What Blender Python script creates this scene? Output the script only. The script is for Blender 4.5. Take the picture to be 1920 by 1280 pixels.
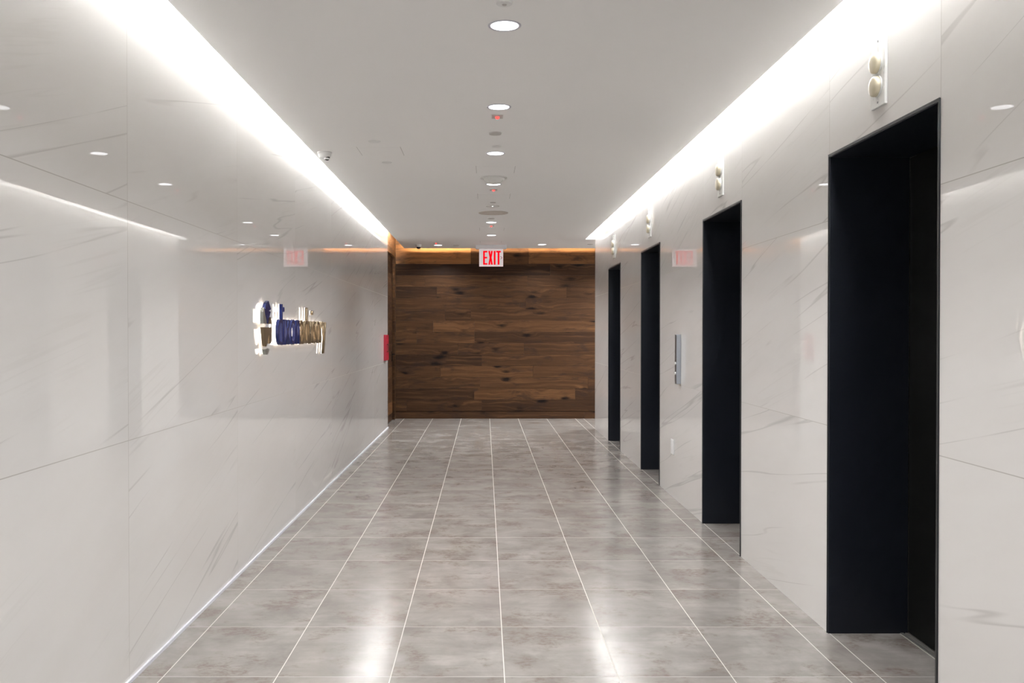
import bpy, bmesh, math, random
from mathutils import Vector, Matrix
random.seed(7)
for o in list(bpy.data.objects): bpy.data.objects.remove(o, do_unlink=True)
S = bpy.context.scene
C = S.collection

# ------------------------------------------------------------------ camera
EYE = 1.383
F = 1682.0
cam_d = bpy.data.cameras.new('camera'); cam = bpy.data.objects.new('camera', cam_d); C.objects.link(cam)
cam.location = (0, 0, EYE)
cam.rotation_euler = (math.radians(90) - math.atan(17 / F), 0, 0)
cam_d.sensor_width = 36; cam_d.lens = F / 1920 * 36
cam_d.shift_x = 51 / 1920
cam_d.clip_start = 0.05; cam_d.clip_end = 100
S.camera = cam

# ------------------------------------------------------------------ world, exposure
w = bpy.data.worlds.new('world'); S.world = w; w.use_nodes = True
bg = w.node_tree.nodes['Background']
bg.inputs[0].default_value = (0.80, 0.90, 1.0, 1); bg.inputs[1].default_value = 0.8
vs = S.view_settings
vs.view_transform = 'Standard'; vs.look = 'None'; vs.gamma = 1.0; vs.use_curve_mapping = False
vs.exposure = 0.90

XL, XR = -1.404, 1.581            # marble wall planes
YB = 14.40                        # timber end wall
ZC = 2.723                        # ceiling
ZT = 3.02                         # top of the light coves
SL, SR = -1.281, 1.449            # soffit edges
Y0 = -5.0                         # assumed street end behind the camera
YLE, YRE = 12.975, 12.86          # ends of the marble walls
XE = 5.2                          # end of the side passage
OPEN = [(3.118, 4.124), (5.525, 6.495), (8.094, 9.06), (10.455, 11.45)]
HD = 2.197                        # head of the lift openings
ND = 0.362                        # depth of the lift niches

def area_light(name, loc, target, sx, sy, power, col, shape='RECTANGLE', spread=180, vec=None):
    d = bpy.data.lights.new(name, 'AREA'); d.shape = shape; d.size = sx
    if shape in ('RECTANGLE', 'ELLIPSE'): d.size_y = sy
    d.energy = power; d.color = col; d.spread = math.radians(spread)
    o = bpy.data.objects.new(name, d); C.objects.link(o); o.location = loc
    dirv = (Vector(target) - Vector(loc)).normalized()
    z = -dirv; y = Vector(vec or (0, 1, 0)); x = y.cross(z).normalized(); y = z.cross(x)
    o.rotation_euler = Matrix((x, y, z)).transposed().to_euler()
    return o

WARM = (0.975, 0.985, 1.0)
COVE_W = 18.0                     # watts per metre of cove
def cove(name, x, y0, y1, z, tx, tz, k=1.0, col=WARM):
    L = y1 - y0; ym = (y0 + y1) / 2
    return area_light(name, (x, ym, z), (tx, ym, tz), 0.08, L, COVE_W * L * k, col)
cove('cove_lamp_left', SL + 0.095, Y0 + 0.2, 13.5, ZC + 0.095, XL + 0.17, ZC + 0.30)
cove('cove_lamp_right', SR - 0.12, Y0 + 0.2, 12.9, ZC + 0.095, XR - 0.17, ZC + 0.30)
area_light('cove_lamp_end', (0.3, 14.24, ZC + 0.10), (0.3, YB, ZC + 0.06), 0.03, 3.1, 17, (1, 0.80, 0.56), vec=(1, 0, 0))

# ------------------------------------------------------------------ node helpers
def new_mat(name):
    m = bpy.data.materials.new(name); m.use_nodes = True
    return m, m.node_tree, m.node_tree.nodes['Principled BSDF']
def simple(name, col, rough=0.5, metal=0.0, spec=0.5, emit=None, es=0.0, coat=0.0):
    m, t, b = new_mat(name)
    b.inputs['Base Color'].default_value = (*col, 1); b.inputs['Roughness'].default_value = rough
    b.inputs['Metallic'].default_value = metal; b.inputs['Specular IOR Level'].default_value = spec
    b.inputs['Coat Weight'].default_value = coat
    if emit: b.inputs['Emission Color'].default_value = (*emit, 1); b.inputs['Emission Strength'].default_value = es
    # slight procedural variation of the surface finish
    n = t.nodes.new('ShaderNodeTexNoise'); n.inputs['Scale'].default_value = 5
    r = t.nodes.new('ShaderNodeMapRange'); r.inputs[3].default_value = max(rough - 0.03, 0); r.inputs[4].default_value = min(rough + 0.03, 1)
    t.links.new(n.outputs[0], r.inputs[0]); t.links.new(r.outputs[0], b.inputs['Roughness'])
    return m
class NT:
    def __init__(s, t): s.t = t
    def n(s, typ, **kw):
        x = s.t.nodes.new(typ)
        for k, v in kw.items(): setattr(x, k, v)
        return x
    def put(s, sock, v):
        if isinstance(v, bpy.types.NodeSocket): s.t.links.new(v, sock)
        elif isinstance(v, (tuple, list)) and len(v) == 3 and sock.type == 'RGBA': sock.default_value = (*v, 1)
        else: sock.default_value = v
    def m(s, op, a, b=None, c=None):
        x = s.n('ShaderNodeMath', operation=op); s.put(x.inputs[0], a)
        if b is not None: s.put(x.inputs[1], b)
        if c is not None: s.put(x.inputs[2], c)
        return x.outputs[0]
    def sep(s, v):
        x = s.n('ShaderNodeSeparateXYZ'); s.put(x.inputs[0], v); return x.outputs
    def comb(s, a, b, c):
        x = s.n('ShaderNodeCombineXYZ')
        for i, v in enumerate((a, b, c)): s.put(x.inputs[i], v)
        return x.outputs[0]
    def noise(s, v, scale, detail=3, rough=0.5, dist=0.0):
        x = s.n('ShaderNodeTexNoise'); s.put(x.inputs['Vector'], v); x.inputs['Scale'].default_value = scale
        x.inputs['Detail'].default_value = detail; x.inputs['Roughness'].default_value = rough; x.inputs['Distortion'].default_value = dist
        return x.outputs[0]
    def rnd(s, v):
        x = s.n('ShaderNodeTexWhiteNoise', noise_dimensions='3D'); s.put(x.inputs['Vector'], v); return x.outputs
    def mix(s, f, a, b, mode='MIX'):
        x = s.n('ShaderNodeMix', data_type='RGBA', blend_type=mode)
        s.put(x.inputs[0], f); s.put(x.inputs[6], a); s.put(x.inputs[7], b); return x.outputs[2]
    def mr(s, v, a, b, c=0.0, d=1.0, smooth=False):
        x = s.n('ShaderNodeMapRange', interpolation_type='SMOOTHSTEP' if smooth else 'LINEAR'); s.put(x.inputs[0], v)
        for i, q in enumerate((a, b, c, d)): s.put(x.inputs[i + 1], q)
        return x.outputs[0]

# ------------------------------------------------------------------ marble
def marble(name, joints_const, z_joints, flip):
    """polished pale marble slabs; joints_const = list of y of the vertical joints"""
    m, t, b = new_mat(name); N = NT(t)
    g = N.n('ShaderNodeNewGeometry'); x, y, z = N.sep(g.outputs['Position'])
    # distance to nearest joint and slab number
    dmin = None; idx = None
    for j in joints_const:
        d = N.m('ABSOLUTE', N.m('SUBTRACT', y, j)); dmin = d if dmin is None else N.m('MINIMUM', dmin, d)
        s_ = N.m('GREATER_THAN', y, j); idx = s_ if idx is None else N.m('ADD', idx, s_)
    zi = None
    for j in z_joints:
        d = N.m('ABSOLUTE', N.m('SUBTRACT', z, j)); dmin = N.m('MINIMUM', dmin, d)
        s_ = N.m('GREATER_THAN', z, j); zi = s_ if zi is None else N.m('ADD', zi, s_)
    r = N.rnd(N.comb(idx, zi, 3.7)); rc = N.sep(r['Color'])
    joint = N.mr(dmin, 0.0013, 0.0022, 1.0, 0.0)
    # diagonal fine veins
    yy = N.m('MULTIPLY', y, -1.0 if flip else 1.0)
    ang = N.mr(rc[0], 0, 1, math.radians(9), math.radians(19))
    ca, sa = N.m('COSINE', ang), N.m('SINE', ang)
    u = N.m('ADD', N.m('MULTIPLY', yy, ca), N.m('MULTIPLY', z, sa))
    v = N.m('SUBTRACT', N.m('MULTIPLY', z, ca), N.m('MULTIPLY', yy, sa))
    ou, ov = N.m('MULTIPLY', rc[1], 40.0), N.m('MULTIPLY', rc[2], 40.0)
    p1 = N.comb(N.m('ADD', N.m('MULTIPLY', u, 0.16), ou), N.m('ADD', N.m('MULTIPLY', v, 3.6), ov), 0.0)
    n1 = N.noise(p1, 1.0, 3.5, 0.42)
    v1 = N.mr(N.m('ABSOLUTE', N.m('SUBTRACT', n1, 0.5)), 0.0, 0.008, 1.0, 0.0, True)
    mk = N.mr(N.noise(N.comb(N.m('ADD', u, ov), N.m('MULTIPLY', v, 1.3), 4.0), 1.1, 2.0), 0.41, 0.54, 0.0, 1.0, True)
    v1 = N.m('MULTIPLY', v1, mk)
    p2 = N.comb(N.m('ADD', N.m('MULTIPLY', u, 0.35), ov), N.m('ADD', N.m('MULTIPLY', v, 11.0), ou), 2.0)
    n2 = N.noise(p2, 1.0, 3.5, 0.5)
    v2 = N.mr(N.m('ABSOLUTE', N.m('SUBTRACT', n2, 0.52)), 0.0, 0.028, 1.0, 0.0, True)
    mk2 = N.mr(N.noise(N.comb(N.m('MULTIPLY', u, 1.4), N.m('MULTIPLY', v, 2.5), ou), 1.0, 2.0), 0.50, 0.66, 0.0, 1.0, True)
    v2 = N.m('MULTIPLY', v2, mk2)
    cl = N.noise(N.comb(N.m('ADD', N.m('MULTIPLY', u, 0.5), ou), N.m('MULTIPLY', v, 2.2), ov), 1.2, 4.0, 0.6)
    base = N.mix(N.mr(cl, 0.3, 0.7), (0.642, 0.620, 0.594), (0.685, 0.670, 0.650))
    base = N.mix(N.m('MULTIPLY', r['Value'], 0.16), base, (0.64, 0.615, 0.59))
    base = N.mix(N.m('MULTIPLY', v2, 0.20), base, (0.52, 0.50, 0.47))
    base = N.mix(N.m('MULTIPLY', v1, 0.55), base, (0.43, 0.41, 0.39))
    base = N.mix(joint, base, (0.40, 0.38, 0.35))
    N.put(b.inputs['Base Color'], base)
    N.put(b.inputs['Roughness'], N.mr(joint, 0, 1, 0.010, 0.6))
    N.put(b.inputs['Specular IOR Level'], N.mr(joint, 0, 1, 0.5, 0.1))
    b.inputs['IOR'].default_value = 1.42
    return m
ljs = [3.53 + 1.56 * k for k in range(-5, 7)]
M_marbleL = marble('polished_marble_left', ljs, [0.957, 1.898], False)
rjs = [Y0 + 1.2, -2.5, -1.1, 0.3, 1.71] + [v for p in OPEN for v in p]
M_marbleR = marble('polished_marble_right', rjs, [0.955, 1.896], True)

# ------------------------------------------------------------------ floor tile
def tile_mat():
    m, t, b = new_mat('stone_floor_tile'); N = NT(t)
    g = N.n('ShaderNodeNewGeometry'); x, y, z = N.sep(g.outputs['Position'])
    TW, TD = 0.4572, 0.6117
    fx = N.m('DIVIDE', N.m('SUBTRACT', x, 0.0787), TW); fy = N.m('DIVIDE', N.m('SUBTRACT', y, 4.202), TD)
    ix, iy = N.m('FLOOR', fx), N.m('FLOOR', fy)
    gx = N.m('MULTIPLY', N.m('SUBTRACT', 0.5, N.m('ABSOLUTE', N.m('SUBTRACT', N.m('FRACT', fx), 0.5))), TW)
    gy = N.m('MULTIPLY', N.m('SUBTRACT', 0.5, N.m('ABSOLUTE', N.m('SUBTRACT', N.m('FRACT', fy), 0.5))), TD)
    gw = N.m('ABSOLUTE', N.m('SUBTRACT', x, XR + 0.004))
    gline = N.m('MAXIMUM', N.mr(gx, 0.0014, 0.0024, 1, 0), N.mr(gw, 0.0014, 0.0024, 1, 0))
    gline2 = N.mr(gy, 0.0013, 0.0022, 1, 0)
    r = N.rnd(N.comb(ix, iy, 1.3)); rc = N.sep(r['Color'])
    ox, oy = N.m('MULTIPLY', rc[0], 30.0), N.m('MULTIPLY', rc[1], 30.0)
    px, py = N.m('ADD', x, ox), N.m('ADD', y, oy)
    cloud = N.noise(N.comb(px, py, 0.0), 3.0, 5.0, 0.62, 0.4)
    streak = N.noise(N.comb(N.m('MULTIPLY', px, 3.0), N.m('MULTIPLY', py, 16.0), 1.0), 1.3, 5.0, 0.65)
    rust = N.noise(N.comb(N.m('MULTIPLY', px, 1.5), N.m('MULTIPLY', py, 1.5), 5.0), 2.6, 6.0, 0.68, 0.2)
    fine = N.noise(N.comb(px, N.m('MULTIPLY', py, 1.6), 9.0), 30.0, 5.0, 0.75)
    pale = N.noise(N.comb(px, py, 12.0), 5.0, 4.0, 0.6)
    c = N.mix(N.mr(cloud, 0.32, 0.68), (0.200, 0.182, 0.165), (0.335, 0.313, 0.290))
    c = N.mix(N.m('MULTIPLY', N.mr(streak, 0.42, 0.72), 0.38), c, (0.165, 0.150, 0.135))
    rm = N.m('MULTIPLY', N.mr(rust, 0.495, 0.62, 0, 1, True), N.mr(fine, 0.43, 0.58, 0.22, 1.0))
    c = N.mix(N.m('MULTIPLY', rm, 0.68), c, (0.135, 0.098, 0.072))
    c = N.mix(N.m('MULTIPLY', N.mr(pale, 0.55, 0.75), 0.40), c, (0.40, 0.388, 0.36))
    c = N.mix(N.m('MULTIPLY', N.mr(r['Value'], 0, 1), 0.22), c, (0.23, 0.21, 0.19))
    c = N.mix(gline2, c, (0.40, 0.375, 0.34)); c = N.mix(gline, c, (0.56, 0.53, 0.48))
    N.put(b.inputs['Base Color'], c)
    gm = N.m('MAXIMUM', gline, gline2)
    N.put(b.inputs['Roughness'], N.m('MAXIMUM', N.mr(streak, 0.3, 0.7, 0.14, 0.22), N.m('MULTIPLY', gm, 0.7)))
    N.put(b.inputs['Specular IOR Level'], N.mr(gm, 0, 1, 0.30, 0.15))
    b.inputs['IOR'].default_value = 1.5
    bp = N.n('ShaderNodeBump'); bp.inputs['Strength'].default_value = 0.06; bp.inputs['Distance'].default_value = 0.002
    N.put(bp.inputs['Height'], N.m('SUBTRACT', cloud, gm)); N.put(b.inputs['Normal'], bp.outputs[0])
    return m
M_floor = tile_mat()

# ------------------------------------------------------------------ walnut (axis 0: grain along x, 1: along y)
def walnut(name, axis):
    m, t, b = new_mat(name); N = NT(t)
    g = N.n('ShaderNodeNewGeometry'); p = N.sep(g.outputs['Position'])
    at = N.n('ShaderNodeAttribute'); at.attribute_name = 'plank'; a = N.sep(at.outputs['Vector'])
    u = N.m('ADD', p[axis], N.m('MULTIPLY', a[1], 50.0)); v = N.m('ADD', p[2], N.m('MULTIPLY', a[2], 20.0))
    wv = N.noise(N.comb(N.m('MULTIPLY', u, 0.9), N.m('MULTIPLY', v, 3.0), 0.0), 1.4, 3.0, 0.5)
    fine0 = N.noise(N.comb(N.m('MULTIPLY', u, 9.0), N.m('MULTIPLY', v, 26.0), 3.0), 1.0, 4.0, 0.7)
    blot = N.noise(N.comb(N.m('MULTIPLY', u, 1.6), N.m('MULTIPLY', v, 5.5), 7.0), 1.5, 4.0, 0.65, 0.6)
    vo = N.n('ShaderNodeTexVoronoi'); vo.inputs['Scale'].default_value = 1.0; vo.inputs['Randomness'].default_value = 1.0
    N.put(vo.inputs['Vector'], N.comb(N.m('ADD', N.m('MULTIPLY', u, 2.6), N.m('MULTIPLY', blot, 0.5)), N.m('ADD', N.m('MULTIPLY', v, 7.0), N.m('MULTIPLY', blot, 0.6)), 0.0))
    kd = N.m('ADD', vo.outputs['Distance'], N.m('MULTIPLY', N.m('SUBTRACT', fine0, 0.5), 0.28)); on = N.mr(N.sep(vo.outputs['Color'])[0], 0.38, 0.44)
    knot = N.m('MULTIPLY', N.mr(kd, 0.07, 0.32, 1.0, 0.0, True), on)
    bend = N.m('MULTIPLY', N.mr(vo.outputs['Distance'], 0.0, 0.62, 1.0, 0.0, True), on)
    vv = N.m('ADD', v, N.m('ADD', N.m('MULTIPLY', wv, 0.16), N.m('MULTIPLY', bend, 0.055)))
    ring = N.noise(N.comb(N.m('MULTIPLY', u, 0.5), N.m('MULTIPLY', vv, 16.0), 2.0), 1.5, 4.0, 0.6)
    fine = N.noise(N.comb(N.m('MULTIPLY', u, 4.0), N.m('MULTIPLY', vv, 150.0), 4.0), 1.0, 3.0, 0.6)
    dark = (0.026, 0.0130, 0.0085); light = (0.190, 0.091, 0.037)
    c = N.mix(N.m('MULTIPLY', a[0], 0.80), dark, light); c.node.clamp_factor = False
    c = N.mix(N.m('MULTIPLY', N.mr(ring, 0.46, 0.62), 0.62), c, N.mix(0.5, c, (0.012, 0.006, 0.004)))
    c = N.mix(N.m('MULTIPLY', N.mr(ring, 0.46, 0.32), 0.24), c, (0.27, 0.135, 0.054))
    c = N.mix(N.m('MULTIPLY', N.mr(fine, 0.45, 0.75), 0.35), c, (0.018, 0.010, 0.007))
    c = N.mix(N.m('MULTIPLY', N.mr(blot, 0.50, 0.68, 0, 1, True), 0.65), c, (0.028, 0.017, 0.014))
    c = N.mix(N.m('MULTIPLY', knot, 0.93), c, (0.006, 0.004, 0.0045))
    N.put(b.inputs['Base Color'], c); N.put(b.inputs['Roughness'], N.mr(fine, 0.3, 0.7, 0.42, 0.56)); b.inputs['Specular IOR Level'].default_value = 0.12
    bp = N.n('ShaderNodeBump'); bp.inputs['Strength'].default_value = 0.15; bp.inputs['Distance'].default_value = 0.001
    N.put(bp.inputs['Height'], fine); N.put(b.inputs['Normal'], bp.outputs[0])
    return m
M_woodX = walnut('walnut_planks', 0); M_woodY = walnut('walnut_planks_side', 1)

def paint():
    m, t, b = new_mat('ceiling_paint'); N = NT(t)
    g = N.n('ShaderNodeNewGeometry')
    n = N.noise(g.outputs['Position'], 1.3, 3.0)
    N.put(b.inputs['Base Color'], N.mix(n, (0.905, 0.898, 0.888), (0.92, 0.915, 0.907)))
    b.inputs['Roughness'].default_value = 0.75; b.inputs['Specular IOR Level'].default_value = 0.25
    n2 = N.noise(g.outputs['Position'], 220.0, 2.0); bp = N.n('ShaderNodeBump'); bp.inputs['Strength'].default_value = 0.04
    N.put(bp.inputs['Height'], n2); N.put(b.inputs['Normal'], bp.outputs[0])
    return m
M_ceil = paint()
M_white = simple('white_plastic', (0.80, 0.80, 0.79), 0.35)
M_base = simple('white_base_trim', (0.64, 0.64, 0.68), 0.7, 0, 0.1)
M_black = simple('black_lift_metal', (0.0075, 0.0095, 0.0155), 0.42, 0.0, 0.35)
M_blackin = simple('black_door_leaf', (0.0050, 0.0050, 0.0047), 0.45, 0.0, 0.2)
M_edge = simple('dark_grey_frame_edge', (0.035, 0.035, 0.036), 0.35, 0.3)
M_steel = simple('brushed_steel', (0.42, 0.44, 0.47), 0.30, 1.0)
M_sill = simple('dull_aluminium', (0.30, 0.29, 0.27), 0.45, 0.7)
M_cream = simple('cream_lens', (0.56, 0.50, 0.37), 0.30)
M_plate = simple('pale_metal_plate', (0.72, 0.72, 0.70), 0.28, 0.0)
M_screw = simple('grey_screw', (0.20, 0.20, 0.20), 0.4, 0.8)
M_red = simple('red_enamel', (0.40, 0.010, 0.032), 0.30)
M_blk = simple('black_plastic', (0.012, 0.012, 0.013), 0.25)
M_lens = simple('dark_dome_glass', (0.008, 0.008, 0.010), 0.06)
M_beige = simple('beige_speaker_grille', (0.60, 0.54, 0.49), 0.7)
M_dim = simple('greyed_trim', (0.56, 0.54, 0.52), 0.5)
M_trimlav = simple('pale_downlight_trim', (0.62, 0.61, 0.68), 0.35)
M_lit = simple('lit_diffuser', (0.9, 0.9, 0.9), 0.4, emit=(0.97, 0.98, 1.0), es=2.6)
M_redlamp = simple('red_indicator_lamp', (0.6, 0.02, 0.02), 0.3, emit=(1.0, 0.06, 0.05), es=1.3)
M_blue = simple('blue_letter_enamel', (0.012, 0.022, 0.125), 0.25, 0.2)
M_bronze = simple('bronze_letter_metal', (0.19, 0.14, 0.085), 0.30, 0.6)
M_grey = simple('grey_letter_metal', (0.36, 0.36, 0.33), 0.30, 0.7)
M_halo = simple('halo_led', (0.9, 0.85, 0.8), 0.4, emit=(1.0, 0.86, 0.74), es=3.2)
M_signpan = simple('edge_lit_acrylic', (0.70, 0.68, 0.68), 0.18, emit=(1.0, 0.93, 0.93), es=0.16)
M_signhous = simple('grey_sign_housing', (0.80, 0.82, 0.85), 0.4)
M_signedge = simple('glowing_acrylic_edge', (0.8, 0.6, 0.6), 0.2, emit=(1.0, 0.72, 0.74), es=0.55)
M_exit = simple('red_exit_lettering', (0.60, 0.002, 0.008), 0.6, spec=0.0, emit=(1.0, 0.001, 0.008), es=0.42)
M_chev = simple('dark_red_chevron', (0.25, 0.02, 0.04), 0.35, emit=(0.6, 0.02, 0.06), es=0.15)
M_backing = simple('dark_joint', (0.03, 0.02, 0.015), 0.8)  # plain dark colour for the backings and the hoistway
M_seam = simple('panel_seam', (0.34, 0.32, 0.30), 0.8)
M_gap = simple('panel_seam_faint', (0.60, 0.58, 0.56), 0.8)

# ------------------------------------------------------------------ mesh helpers
def box(bm, x0, x1, y0, y1, z0, z1):
    vs_ = [bm.verts.new(p) for p in ((x0, y0, z0), (x1, y0, z0), (x1, y1, z0), (x0, y1, z0), (x0, y0, z1), (x1, y0, z1), (x1, y1, z1), (x0, y1, z1))]
    fs = [bm.faces.new([vs_[i] for i in f]) for f in ((0, 3, 2, 1), (4, 5, 6, 7), (0, 1, 5, 4), (1, 2, 6, 5), (2, 3, 7, 6), (3, 0, 4, 7))]
    return fs
def obj(name, bm, mat, parent=None, loc=(0, 0, 0), bevel=0.0, smooth=False):
    bmesh.ops.recalc_face_normals(bm, faces=bm.faces)
    me = bpy.data.meshes.new(name); bm.to_mesh(me); bm.free()
    for m in (mat if isinstance(mat, (list, tuple)) else [mat]): me.materials.append(m)
    if smooth:
        for p in me.polygons: p.use_smooth = True
        me.set_sharp_from_angle(angle=math.radians(40))
    o = bpy.data.objects.new(name, me); C.objects.link(o); o.location = loc
    if parent: o.parent = parent
    if bevel:
        md = o.modifiers.new('bevel', 'BEVEL'); md.width = bevel; md.segments = 2; md.limit_method = 'ANGLE'
    return o
def obox(name, d, mat, parent=None, loc=(0, 0, 0), bevel=0.0):
    bm = bmesh.new(); box(bm, *d); return obj(name, bm, mat, parent, loc, bevel)
def struct(o): o['kind'] = 'structure'; return o
def tag(o, label, cat, group=None):
    o['label'] = label; o['category'] = cat
    if group: o['group'] = group
    return o
def thing(name, loc, label, cat, group=None):
    o = bpy.data.objects.new(name, None); C.objects.link(o); o.location = loc; o.empty_display_size = 0.05
    return tag(o, label, cat, group)
def dup(root, loc, label):
    r = root.copy(); C.objects.link(r); r.location = loc; r['label'] = label
    for ch in list(root.children):
        c = ch.copy(); C.objects.link(c); c.parent = r
        for g in list(ch.children):
            d = g.copy(); C.objects.link(d); d.parent = c
    return r
def lathe(prof, seg=40, axis='z', caps=True):
    """prof = [(r, h)], around the axis"""
    bm = bmesh.new(); rings = []
    for r, h in prof:
        ring = []
        if r < 1e-6:
            ring = [bm.verts.new(ax(0, 0, h, axis))]
        else:
            for i in range(seg):
                a = 2 * math.pi * i / seg; ring.append(bm.verts.new(ax(r * math.cos(a), r * math.sin(a), h, axis)))
        rings.append(ring)
    for A, B in zip(rings, rings[1:]):
        for i in range(seg):
            j = (i + 1) % seg
            if len(A) == 1 and len(B) == 1: break
            if len(A) == 1: bm.faces.new((A[0], B[i], B[j]))
            elif len(B) == 1: bm.faces.new((A[i], A[j], B[0]))
            else: bm.faces.new((A[i], A[j], B[j], B[i]))
    if caps:
        for R in (rings[0], rings[-1]):
            if len(R) > 1: bm.faces.new(R)
    return bm
def ax(a, b, h, axis):
    return {'z': (a, b, h), 'x': (h, a, b), 'y': (b, h, a)}[axis]
def prism(pts, x0, x1):
    """polygon pts (y, z) extruded in x"""
    bm = bmesh.new()
    A = [bm.verts.new((x0, p[0], p[1])) for p in pts]; B = [bm.verts.new((x1, p[0], p[1])) for p in pts]
    n = len(pts); bm.faces.new(A); bm.faces.new(B[::-1])
    for i in range(n): bm.faces.new((A[i], A[(i + 1) % n], B[(i + 1) % n], B[i]))
    return bm

# ------------------------------------------------------------------ the shell
struct(obox('floor', (-2.2, XE + 0.1, Y0 - 0.1, YB + 0.2, -0.12, 0), M_floor))
bm = bmesh.new()
box(bm, SL, SR, Y0, 12.95, ZC, ZC + 0.03); box(bm, SL, XE, 12.95, 14.315, ZC, ZC + 0.03)
box(bm, SR, XE, 12.95, 12.98, ZC + 0.03, ZT)                       # end cheek of right cove
box(bm, -1.8, XE, Y0, YB + 0.1, ZT, ZT + 0.1)
struct(obj('ceiling', bm, M_ceil))
struct(obox('wall_left', (XL - 0.14, XL, Y0, YLE, 0, ZT), M_marbleL))
bm = bmesh.new()
ys = [Y0] + [v for p in OPEN for v in p] + [YRE]
TH = 0.40
for i in range(0, len(ys), 2): box(bm, XR, XR + TH, ys[i], ys[i + 1], 0, ZT)
for a, b_ in OPEN: box(bm, XR, XR + TH, a, b_, HD, ZT)
struct(obj('wall_right', bm, M_marbleR))
bm = bmesh.new(); box(bm, XR + TH, XE, YRE - 0.12, YRE, 0, ZT); struct(obj('wall_passage_near', bm, M_ceil))
struct(obox('wall_passage_end', (XE, XE + 0.1, YRE - 0.12, YB + 0.1, 0, ZT), M_ceil))
# thin white trim where the left marble meets the floor
struct(obox('baseboard_left', (XL, XL + 0.009, Y0 + 0.02, YLE + 0.03, 0, 0.015), M_base))
# assumed street end behind the camera: unglazed opening added to let in daylight
bm = bmesh.new()
box(bm, XL - 0.14, XL + 0.25, Y0 - 0.12, Y0, 0, ZT); box(bm, XR - 0.25, XR + TH, Y0 - 0.12, Y0, 0, ZT); box(bm, XL + 0.25, XR - 0.25, Y0 - 0.12, Y0, 2.5, ZT)
struct(obj('wall_back', bm, M_ceil))
bm = bmesh.new()
for xx in (XL + 0.25, -0.42, 0.55, XR - 0.30): box(bm, xx, xx + 0.05, Y0 - 0.09, Y0 - 0.04, 0, 2.5)
box(bm, XL + 0.25, XR - 0.25, Y0 - 0.09, Y0 - 0.04, 2.45, 2.5); box(bm, XL + 0.25, XR - 0.25, Y0 - 0.09, Y0 - 0.04, 2.1, 2.14)
struct(obj('assumed_window_1', bm, M_edge))  # assumed mullions in the added daylight opening, no glass

# ------------------------------------------------------------------ timber end wall, plank by plank, one mesh
def plank_mesh(name, rows, mat, axis, plane, thick, sign):
    """rows: (z0, z1, [(a0, a1, tone)]); axis 0: planks run in x at y=plane; axis 1: run in y at x=plane"""
    bm = bmesh.new(); lay = bm.faces.layers.float_vector.new('plank'); rr = random.Random(11 + axis)
    G = 0.0007
    for z0, z1, segs in rows:
        for a0, a1, tone in segs:
            off = rr.uniform(0, 0.0006)
            if axis == 0: fs = box(bm, a0 + G, a1 - G, plane - off, plane + thick, z0 + G, z1 - G)
            else: fs = box(bm, plane - thick, plane + off, a0 + G, a1 - G, z0 + G, z1 - G)
            v = Vector((tone, rr.random(), rr.random()))
            for f in fs: f[lay] = v
    return obj(name, bm, mat)
def xs(px): return (px / 2.91 + 680 - 909) * YB / F
P = 0.1816; ZB = 0.119
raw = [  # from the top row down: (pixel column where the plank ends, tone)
    [(590, 2.2), (905, .60), (1265, 1.1)],  # top row: own plank tone plus slot-light glow painted in
    [(1022, .10), (1400, .24)],
    [(340, .50), (900, .46), (1320, .36)],
    [(405, .18), (1112, .42), (1420, .30)],
    [(890, .40), (1500, .33)],
    [(450, .36), (590, .22), (1350, .38)],
    [(385, .44), (610, .78), (1450, .62)],
    [(295, .58), (610, .48), (1400, .22)],
    [(520, .38), (880, .42), (1380, .36)],
    [(650, .17), (1300, .42)],
    [(425, .48), (930, .68), (1340, .50)],
    [(640, .46), (1230, .54), (1500, .40)],
    [(608, .20), (1160, .76), (1420, .22)],
    [(240, .38), (650, .34), (1480, .22)],
]
rows = []; rr = random.Random(3)
for k, segs in enumerate(raw):
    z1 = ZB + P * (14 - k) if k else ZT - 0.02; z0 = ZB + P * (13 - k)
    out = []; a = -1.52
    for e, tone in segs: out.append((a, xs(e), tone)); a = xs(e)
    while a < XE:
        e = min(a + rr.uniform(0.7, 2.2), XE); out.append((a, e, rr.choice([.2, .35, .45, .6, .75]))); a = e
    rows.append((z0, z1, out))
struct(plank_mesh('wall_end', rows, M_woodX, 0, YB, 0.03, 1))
struct(obox('wall_end_backing', (-1.9, XE + 0.1, YB + 0.0305, YB + 0.1, 0, ZT), M_backing))
r0 = [(0.0, ZB - 0.008, [(-1.45, 0.0, .36), (0.0, 1.6, .34), (1.6, 3.4, .4), (3.4, XE, .3)])]
struct(plank_mesh('baseboard_end', r0, M_woodX, 0, YB - 0.014, 0.013, 1))
# timber return on the left with its flush door
XW = -1.428
rows = []; tones = [1.6, .9, .6, .7, .35, .42, .3, .5, .36, .3, .46, .5, .3, .4]  # first tones raised: cove spill on the return painted into the wood
for k in range(14):
    z0 = ZB + P * (13 - k); z1 = z0 + P if k else ZT - 0.02
    if k == 0: rows.append((z0 + 0.10, z1, [(YLE - 0.10, YB, tones[k])]))
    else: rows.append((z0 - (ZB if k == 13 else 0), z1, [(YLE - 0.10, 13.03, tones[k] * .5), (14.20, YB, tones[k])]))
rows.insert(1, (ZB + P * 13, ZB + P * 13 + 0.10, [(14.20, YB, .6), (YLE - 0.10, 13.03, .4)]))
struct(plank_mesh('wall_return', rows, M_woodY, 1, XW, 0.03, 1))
struct(obox('wall_return_backing', (-1.80, -1.53, YLE - 0.10, YB + 0.1, 0, ZT), M_backing))
rows = [(0.008, ZB, [(13.035, 14.195, .3)])]
for k in range(13): rows.append((ZB + P * k, ZB + P * (k + 1), [(13.035, 14.195, tones[k] * .8)]))
rows.append((ZB + P * 13, ZB + P * 13 + 0.096, [(13.035, 14.195, .4)]))
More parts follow.
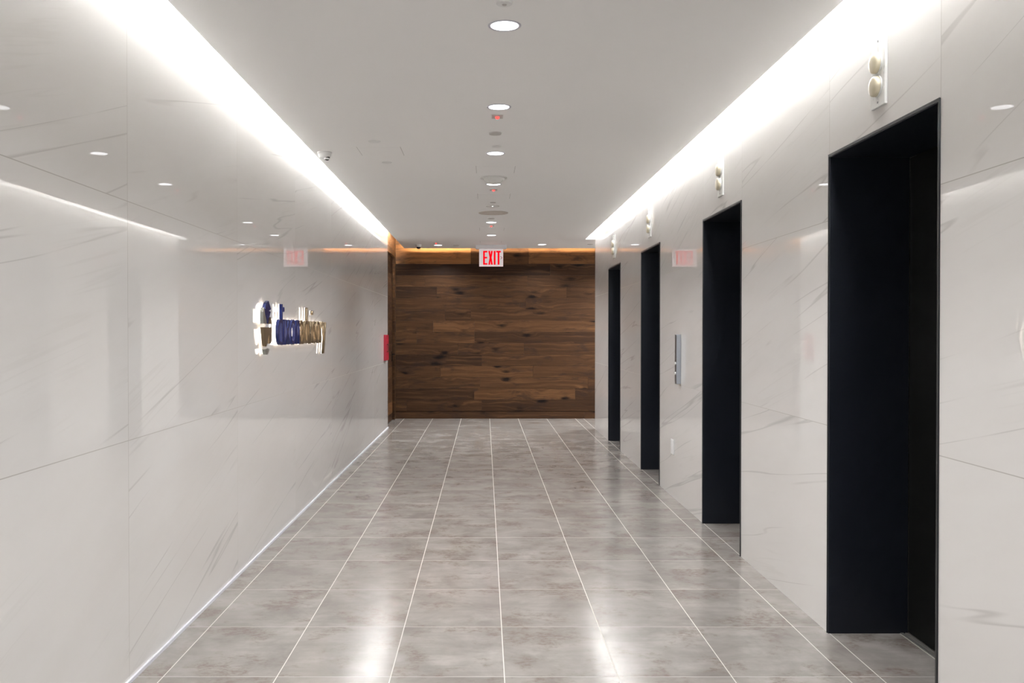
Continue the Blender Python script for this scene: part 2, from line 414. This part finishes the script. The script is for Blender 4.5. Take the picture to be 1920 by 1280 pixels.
door = struct(plank_mesh('door_1', rows, M_woodY, 1, XW - 0.035, 0.045, 1))
bm = bmesh.new(); box(bm, XW - 0.035, XW - 0.028, 14.08, 14.13, 0.93, 1.08)
box(bm, XW - 0.028, XW + 0.015, 14.10, 14.112, 1.035, 1.047); box(bm, XW + 0.006, XW + 0.018, 13.99, 14.112, 1.034, 1.048)
obj('door_handle', bm, M_blk, door, bevel=0.002)

# ------------------------------------------------------------------ lifts
def lift(i, a, b_, label):
    t = thing('elevator_entrance', (XR, (a + b_) / 2, 0), label, 'elevator entrance', 'black elevator entrances along the right wall')
    h = (b_ - a) / 2; e = 0.016
    bm = bmesh.new()
    box(bm, -0.003, ND, -h, -h + e, 0, HD); box(bm, -0.003, ND, h - e, h, 0, HD)
    box(bm, -0.003, ND, -h + e, h - e, HD - e, HD)
    f = obj('frame', bm, M_black, t, bevel=0.0015)
    # lighter edge bead round the opening, standing just proud of the marble
    bm = bmesh.new()
    box(bm, -0.006, -0.003, -h, -h + 0.007, 0, HD); box(bm, -0.006, -0.003, h - 0.007, h, 0, HD); box(bm, -0.006, -0.003, -h + 0.007, h - 0.007, HD - 0.012, HD)
    obj('frame_edge', bm, M_edge, f)
    for s in (0, 1):
        y0, y1 = (-h + e + 0.001, -0.002) if s == 0 else (0.002, h - e - 0.001)
        obox('door_panel', (ND + 0.001, ND + 0.030, y0, y1, 0.008, HD - e - 0.002), M_blackin, t, bevel=0.001)
    bm = bmesh.new(); box(bm, ND - 0.034, ND - 0.020, -h + e, h - e, 0.0005, 0.004); box(bm, ND - 0.012, ND - 0.002, -h + e, h - e, 0.0005, 0.004)
    obj('sill', bm, M_sill, t)
    # dark lining behind the leaves
    obox('shaft_backing', (ND + 0.0305, ND + 0.034, -h + e, h - e, 0.0005, HD - e), M_blackin, t)
    return t
lift_labels = ['black elevator entrance nearest the camera, widest in view at the right',
               'second black elevator entrance from the camera, nearer than the steel call station',
               'third black elevator entrance from the camera, just beyond the steel call station',
               'narrowest black elevator entrance, farthest down the right wall by the timber wall']
for i, (a, b_) in enumerate(OPEN): lift(i, a, b_, lift_labels[i])
# hoistway behind the niches, closes the shell
struct(obox('wall_hoistway', (XR + TH, XR + TH + 0.06, Y0, YRE - 0.12, 0, ZT), M_backing))

# hall lanterns above each lift
def lantern(y, label):
    t = thing('elevator_lantern', (XR, y, 2.423), label, 'hall lantern', 'hall lanterns above the elevator entrances')
    pl = obox('plate', (-0.011, 0.0, -0.0625, 0.0625, -0.14, 0.14), M_plate, t, bevel=0.002)
    for z in (-0.122, 0.122):
        obj('screw', lathe([(0.0045, -0.0125), (0.0045, -0.010)], 16, 'x'), M_screw, pl, loc=(0, 0.0, z))
    for z in (0.034, -0.058):
        ln = obj('lens', lathe([(0.0, -0.037), (0.018, -0.0368), (0.030, -0.0355), (0.0365, -0.033), (0.0395, -0.029), (0.0405, -0.024), (0.0405, -0.011)], 40, 'x'), M_cream, t, loc=(0, 0.002, z), smooth=True)
        obj('lens_rim', lathe([(0.0435, -0.0165), (0.0435, -0.011), (0.041, -0.011), (0.041, -0.0165)], 40, 'x'), M_plate, ln, smooth=True)
    return t
lan = lantern(3.594, 'cream two-disc hall lantern above the nearest elevator entrance')
dup(lan, (XR, 6.0, 2.431), 'cream two-disc hall lantern above the second elevator entrance from the camera')
dup(lan, (XR, 8.58, 2.431), 'cream two-disc hall lantern above the third elevator entrance from the camera')
dup(lan, (XR, 10.95, 2.431), 'cream two-disc hall lantern above the farthest elevator entrance')

# call station
t = thing('elevator_call_station', (XR, 7.257, 1.167), 'tall steel elevator call station on the marble between the second and third entrances', 'call station')
obox('housing', (-0.037, 0, -0.030, 0.030, -0.20, 0.20), M_steel, t, bevel=0.002)
for z in (-0.035, -0.115): obj('call_button', lathe([(0.0, -0.0445), (0.010, -0.044), (0.0125, -0.041), (0.0125, -0.037)], 24, 'x'), M_plate, t, loc=(0, 0, z), smooth=True)
# blank plate low on the wall
t = thing('outlet_cover', (XR, 7.53, 0.423), 'white wall plate low on the marble under the steel call station', 'wall plate')
obox('plate', (-0.007, 0, -0.055, 0.055, -0.062, 0.062), M_white, t, bevel=0.002)
for z in (-0.025, 0.025): obox('socket', (-0.0085, -0.007, -0.016, 0.016, z - 0.014, z + 0.014), M_white, t, bevel=0.001)

# red cabinet at the far end of the left wall
t = thing('fire_alarm_box', (XL, 12.60, 1.17), 'narrow red fire alarm box at the far end of the left marble wall', 'fire alarm box')
obox('box', (0, 0.030, -0.145, 0.145, -0.18, 0.18), M_red, t, bevel=0.003)
dr = obox('door', (0.030, 0.040, -0.140, 0.140, -0.175, 0.175), M_red, t, bevel=0.002)
bm = bmesh.new(); box(bm, 0.040, 0.062, -0.120, -0.112, 0.042, 0.050); box(bm, 0.040, 0.062, -0.120, -0.112, -0.058, -0.050); box(bm, 0.056, 0.063, -0.121, -0.111, -0.060, 0.052)
obj('pull_handle', bm, M_blk, dr, bevel=0.001)

# ------------------------------------------------------------------ halo-lit wall sign
sg = thing('wall_sign', (XL, 5.42, 1.25), 'halo-lit raised lettering on the left marble wall', 'sign')
sg['label'] = 'halo-lit raised blue and bronze lettering with a swirl emblem on the left marble wall'
SO, DP = 0.022, 0.021
def smooth_poly(pts, sharp, n=6):
    out = []; N_ = len(pts)
    for i in range(N_):
        p0, p1, p2, p3 = (Vector(pts[(i + k) % N_]) for k in (-1, 0, 1, 2))
        if i in sharp: p0 = p1
        if (i + 1) % N_ in sharp: p3 = p2
        for s in range(n):
            u = s / n
            out.append(0.5 * ((2 * p1) + (-p0 + p2) * u + (2 * p0 - 5 * p1 + 4 * p2 - p3) * u * u + (-p0 + 3 * p1 - 3 * p2 + p3) * u ** 3))
    return out
def scaled(pts, W=0.215, H=0.337): return [(p[0] * W + 0.095, p[1] * H - 0.005) for p in pts]
def inset(pts, k=0.82):
    c = sum((Vector(p) for p in pts), Vector((0, 0))) / len(pts)
    return [c + (Vector(p) - c) * k for p in pts]
em = [('emblem_arrow', [(.56, .575), (.36, .70), (.22, .84), (.40, .95), (.64, 1.0), (.93, .85), (.66, .815), (.89, .80), (.70, .68)], {0, 4, 5, 6, 7}, M_blue),
      ('emblem_crescent', [(.02, .57), (0, .72), (.04, .84), (.13, .86), (.20, .76), (.36, .64), (.42, .57)], {0, 6}, M_grey),
      ('emblem_wedge', [(.66, .57), (1.0, .57), (.97, .64), (.86, .70), (.76, .64)], {0, 1}, M_bronze),
      ('emblem_hook', [(.03, .505), (1.0, .505), (.98, .33), (.93, .21), (.75, .20), (.66, .36), (.50, .22), (.30, .15), (.12, .33)], {0, 1, 3, 4}, M_bronze),
      ('emblem_tip', [(.20, .10), (.50, .115), (.68, .10), (.62, .04), (.50, 0), (.36, 0), (.26, .04)], {0, 2}, M_grey)]
for nm, pts, sharp, mt in em:
    q = smooth_poly(scaled(pts), sharp)
    o = obj(nm, prism([(p[0], p[1]) for p in q], SO, SO + DP), mt, sg, bevel=0.0)
    iq = inset(q)
    obj('back_light', prism([(p[0], p[1]) for p in iq], SO - 0.004, SO - 0.0003), M_halo, o)
def glyph(ch, depth):
    cu = bpy.data.curves.new('g', 'FONT'); cu.body = ch; cu.size = 1.0; cu.resolution_u = 4; cu.offset = -0.012
    cu.fill_mode = 'BOTH' if depth else 'FRONT'; cu.extrude = depth / 2
    to = bpy.data.objects.new('g', cu); C.objects.link(to)
    bpy.context.view_layer.update()
    me = bpy.data.meshes.new_from_object(to.evaluated_get(bpy.context.evaluated_depsgraph_get()))
    bpy.data.objects.remove(to); return me
def bounds(me):
    X = [v.co.x for v in me.vertices]; Y = [v.co.y for v in me.vertices]; return min(X), max(X), min(Y), max(Y)
word = 'dixonadvisory'
gl = [glyph(c, 1.0) for c in word]
bx = bounds(glyph('x', 1.0)); xh = bx[3] - bx[2]
GAP = 0.085 * 1.0
tot = sum(bounds(g)[1] - bounds(g)[0] for g in gl) + GAP * (len(gl) - 1) * xh / 0.5
LS, LE = 5.918 - 5.42, 7.71 - 5.42
kx = (LE - LS) / tot; kz = 0.172 / xh
cx = LS; zb = 1.294 - 1.25
for i, (c, g) in enumerate(zip(word, gl)):
    x0, x1, _, _ = bounds(g)
    for v in g.vertices:
        v.co = Vector((SO + DP / 2 + v.co.z * DP, cx + (v.co.x - x0) * kx, zb + v.co.y * kz * (1.0 if v.co.y < xh * 1.1 else 1.03)))
    g.materials.clear(); g.materials.append(M_blue if i < 5 else M_bronze)
    g.name = 'letter'; o = bpy.data.objects.new('letter', g); C.objects.link(o); o.parent = sg
    # led backing: a thinner copy behind the letter
    h = g.copy(); h.name = 'back_light'; h.materials.clear(); h.materials.append(M_halo)
    for v in h.vertices: v.co.x = SO - 0.0003 if v.co.x > SO + DP / 2 else SO - 0.004
    ho = bpy.data.objects.new('back_light', h); C.objects.link(ho); ho.parent = o
    cx += (x1 - x0 + GAP * xh / 0.5) * kx

# ------------------------------------------------------------------ exit sign
YS = 13.74; mpp = YS / F
def sx(c): return (860 + c / 16 - 909) * mpp
def sz(c): return EYE + (623 - (440 + c / 16)) * mpp
cxs = sx(972)
t = thing('exit_sign', (cxs, YS, ZC), 'red and white EXIT sign hanging from the ceiling before the timber wall', 'exit sign')
obox('housing', (-0.236, 0.236, 0.0, 0.09, -0.062, 0), M_signhous, t, bevel=0.003)
zt, zl = -0.062, sz(945) - ZC
pn = obox('panel', (sx(622) - cxs, sx(1328) - cxs, 0.035, 0.047, zl + 0.004, zt), M_signpan, t)
bm = bmesh.new()
box(bm, sx(617) - cxs, sx(622) - cxs, 0.035, 0.047, zl, zt); box(bm, sx(1328) - cxs, sx(1333) - cxs, 0.035, 0.047, zl, zt); box(bm, sx(622) - cxs, sx(1328) - cxs, 0.035, 0.047, zl, zl + 0.004)
obj('lit_edge', bm, M_signedge, pn)
def plate_poly(name, polys, mat, y0=0.0315, y1=0.035):
    bm = bmesh.new()
    for pts in polys:
        P_ = [(sx(a) - cxs, sz(b) - ZC) for a, b in pts]
        A = [bm.verts.new((p[0], y0, p[1])) for p in P_]; B = [bm.verts.new((p[0], y1, p[1])) for p in P_]
        n = len(P_); bm.faces.new(A); bm.faces.new(B[::-1])
        for i in range(n): bm.faces.new((A[i], A[(i + 1) % n], B[(i + 1) % n], B[i]))
    return obj(name, bm, mat, pn)
plate_poly('letter', [[(733, 480), (862, 480), (862, 527), (785, 527), (785, 660), (855, 660), (855, 705), (785, 705), (785, 848), (862, 848), (862, 893), (733, 893)]], M_exit)
plate_poly('letter', [[(890, 480), (942, 480), (957, 590), (972, 480), (1024, 480), (988, 686), (1024, 893), (972, 893), (957, 785), (942, 893), (890, 893), (926, 686)]], M_exit)
plate_poly('letter', [[(1053, 480), (1107, 480), (1107, 893), (1053, 893)]], M_exit)
plate_poly('letter', [[(1128, 480), (1265, 480), (1265, 527), (1223, 527), (1223, 893), (1170, 893), (1170, 527), (1128, 527)]], M_exit)
plate_poly('chevron', [[(1250, 640), (1268, 640), (1312, 684), (1268, 730), (1250, 730), (1290, 684)]], M_chev)

# ------------------------------------------------------------------ ceiling fittings
def cp(px, py):
    y = F * (ZC - EYE) / (623 - py); return ((px - 909) * y / F, y, ZC)
DLG = 'round recessed downlights in the corridor ceiling'
def downlight(loc, label, power=9.5, lit=True, hid=False):
    t = thing('recessed_downlight', loc, label, 'downlight', DLG)
    tr = obj('trim_ring', lathe([(0.0610, 0.0), (0.0610, -0.0015), (0.0635, -0.003), (0.071, -0.003), (0.073, -0.0015), (0.073, 0.0)], 48, caps=False), M_trimlav if lit else M_dim, t, smooth=True)
    obj('diffuser', lathe([(0.0608, 0.0), (0.0608, -0.0018), (0.0, -0.0018)], 48), M_lit if lit else M_white, t)
    if lit:
        d = bpy.data.lights.new('downlight_lamp', 'AREA'); d.shape = 'DISK'; d.size = 0.115; d.energy = power; d.color = (0.975, 0.985, 1.0); d.spread = math.radians(132)
        l = bpy.data.objects.new('downlight_lamp', d); C.objects.link(l); l.parent = t; l.location = (0, 0, -0.006)
    else:
        obj('indicator', lathe([(0.006, -0.0018), (0.006, -0.004), (0.0, -0.004)], 16), M_lit, t)
    return t
dls = [((946, 50), 'lit downlight nearest the camera, largest on the ceiling at the top of the photo'),
       ((935.5, 201.5), 'lit downlight just before the nearest red-lamp indicator plate'),
       ((929, 288), 'lit downlight between the small disc cover and the nearest centre access hatch'),
       ((925.5, 345.5), 'lit downlight partly hidden behind the drop-shaped ceiling detector'),
       ((921, 417), 'lit downlight just beyond the round beige speaker'),
       ((921.5, 441), 'lit downlight farthest along the centre line, just before the exit sign'),
       ((821.5, 459.6), 'small lit downlight left of the exit sign by the far dome camera'),
       ((1016, 458.4), 'small lit downlight right of the exit sign before the timber wall')]
for p, l in dls: downlight(cp(*p), l, 8.0 if 'small' in l and 'exit' in l else (15.0 if p[1] > 400 else 10.5))
for yy in (2.53, 1.13, -0.27, -1.67, -3.07): downlight((0.085, yy, ZC), 'unseen lit downlight assumed in the ceiling behind the camera')  # unseen lamps assumed, carrying the row on to light the near end
for xx in (2.4, 3.9): downlight((xx, 13.7, ZC), 'unseen lit downlight added in the side passage past the elevators', 26.0)  # unseen lamps added to brighten the far end of the corridor
downlight(cp(923.5, 386.6), 'unlit downlight with one bright dot, just before the round beige speaker', lit=False)

def red_plate(loc, label, w_, d_):
    t = thing('indicator_plate', loc, label, 'indicator light', 'small red-lamp indicator plates on the ceiling')
    obox('plate', (-w_ / 2 - 0.006, w_ / 2 + 0.006, -d_ / 2 - 0.006, d_ / 2 + 0.006, -0.002, 0), M_white, t)
    obox('recess', (-w_ / 2, w_ / 2, -d_ / 2, d_ / 2, -0.0032, -0.002), M_dim, t)
    obj('red_lamp', lathe([(0.013, -0.0032), (0.0125, -0.010), (0.008, -0.016), (0.0, -0.018)], 24), M_redlamp, t, smooth=True)
    return t
ip = red_plate(cp(932.5, 219.2), 'small plate with a red lamp just beyond the second lit downlight', 0.067, 0.095)
dup(ip, cp(925.5, 356), 'small plate with a red lamp between the ceiling detector and the middle access hatch')
dup(ip, cp(921.2, 423.2), 'small plate with a red lamp beyond the round beige speaker')
dup(ip, cp(817.6, 455.5), 'small plate with a red lamp left of the exit sign')

def disc(name, loc, label, dia, mat, cat='sprinkler', h=0.006, dot=None, group='small disc sprinkler covers on the ceiling'):
    t = thing(name, loc, label, cat, group)
    r = dia / 2
    obj('cover', lathe([(r, 0.0), (r, -h * 0.4), (r * 0.93, -h), (0.0, -h * 1.1)], 36), mat, t, smooth=True)
    if dot: obj('sprinkler_head', lathe([(0.010, -h), (0.008, -h - 0.004), (0.0, -h - 0.005)], 18), dot, t)
    return t
disc('sprinkler_cover', cp(945.5, 8), 'pale disc cover with a centre dot at the very top of the photo', 0.066, M_white, dot=M_dim)
disc('sprinkler_cover', cp(928.5, 250), 'grey disc cover between the second and third lit downlights', 0.085, M_dim, h=0.010)
disc('sprinkler_cover', cp(931, 275), 'faint white disc cover just before the third lit downlight', 0.07, M_white, h=0.004)
disc('sprinkler_cover', cp(924.2, 379.7), 'tiny disc cover just beyond the middle centre access hatch', 0.06, M_dim)
disc('sprinkler_cover', cp(920.5, 409.4), 'grey disc cover just beyond the round beige speaker', 0.085, M_dim, h=0.008)
disc('sprinkler_cover', cp(702.5, 265.6), 'ceiling-coloured disc cover just before the left access hatch', 0.09, M_white, h=0.004)
disc('sprinkler_cover', cp(725.6, 305), 'ceiling-coloured disc cover just beyond the left access hatch', 0.08, M_white, h=0.004)
disc('sprinkler_cover', cp(855, 459.4), 'small grey disc cover left of the exit sign, beside the far downlight', 0.09, M_dim)
disc('sprinkler_cover', (1.60, 13.63, ZC), 'small grey disc cover by the far corner of the right marble wall', 0.09, M_dim)
t = thing('ceiling_speaker', cp(925, 399), 'round beige speaker grille flush with the ceiling beyond the unlit downlight', 'speaker')
obj('grille', lathe([(0.155, 0.0), (0.152, -0.005), (0.0, -0.006)], 56), M_beige, t, smooth=True)
obj('rim', lathe([(0.156, 0.0), (0.156, -0.006), (0.164, -0.006), (0.166, 0.0)], 56, caps=False), M_beige, t, smooth=True)
t = thing('ceiling_detector', cp(926, 333.8), 'cream drop-shaped detector hanging beyond the nearest centre access hatch', 'detector')
obj('base', lathe([(0.118, 0.0), (0.117, -0.006), (0.110, -0.010), (0.094, -0.010)], 48), M_plate, t, smooth=True)
obj('body', lathe([(0.094, -0.010), (0.088, -0.018), (0.074, -0.034), (0.064, -0.043), (0.056, -0.047), (0.0, -0.048)], 48), M_plate, t, smooth=True)

def hatch(loc, label, size=0.318):
    t = thing('access_hatch', loc, label, 'access hatch', 'square access hatches in the ceiling')
    s = size / 2; q = 0.0022
    for x0 in (-s, s - q): obox('seam', (x0, x0 + q, -s, s, -0.0008, 0), M_seam, t)
    for y0 in (-s, s - q): obox('edge_trim', (-s + q, s - q, y0, y0 + q, -0.0008, 0), M_ceil, t)
    obox('panel', (-s + q, s - q, -s + q, s - q, -0.0012, 0), M_ceil, t)
    return t
hp = hatch((0.088, 7.40, ZC), 'square access hatch just before the ceiling detector')
dup(hp, (0.089, 8.845, ZC), 'square access hatch beyond the ceiling detector, before the unlit downlight')
dup(hp, (0.092, 11.66, ZC), 'square access hatch between the two farthest centre downlights')
dup(hp, (0.088, 13.30, ZC), 'square access hatch directly before the exit sign')
dup(hp, (-0.769, 6.65, ZC), 'square access hatch on the left side of the ceiling near the turret camera')

def turret(loc, label, s=1.0, yaw=0.0):
    t = thing('security_camera', loc, label, 'security camera')
    t.rotation_euler = (0, 0, yaw)
    obj('mount', lathe([(0.054 * s, 0.0), (0.054 * s, -0.010 * s), (0.050 * s, -0.014 * s)], 40), M_white, t, smooth=True)
    b_ = obj('body', lathe([(0.049 * s, -0.014 * s), (0.048 * s, -0.024 * s), (0.043 * s, -0.038 * s), (0.033 * s, -0.046 * s), (0.0, -0.047 * s)], 40), M_white, t, smooth=True)
    bm = bmesh.new(); bmesh.ops.create_uvsphere(bm, u_segments=24, v_segments=16, radius=0.021 * s)
    obj('lens_ball', bm, M_lens, t, loc=(0.020 * s, -0.012 * s, -0.043 * s), smooth=True)
    bm = lathe([(0.019 * s, 0.0), (0.019 * s, -0.012 * s), (0.022 * s, -0.012 * s), (0.022 * s, 0.0)], 24, caps=False)
    obj('lens_collar', bm, M_white, t, loc=(0.018 * s, -0.012 * s, -0.046 * s), smooth=True)
    return t
turret((-1.192, 6.69, ZC), 'white turret security camera with black lens at the edge of the left light cove')
t = thing('security_camera', cp(785, 458.6), 'small white dome camera with dark dome left of the exit sign', 'security camera')
obj('mount', lathe([(0.046, 0), (0.046, -0.018), (0.036, -0.038)], 36), M_white, t, smooth=True)
obj('dome', lathe([(0.034, -0.038), (0.031, -0.052), (0.020, -0.064), (0.0, -0.069)], 36), M_lens, t, smooth=True)
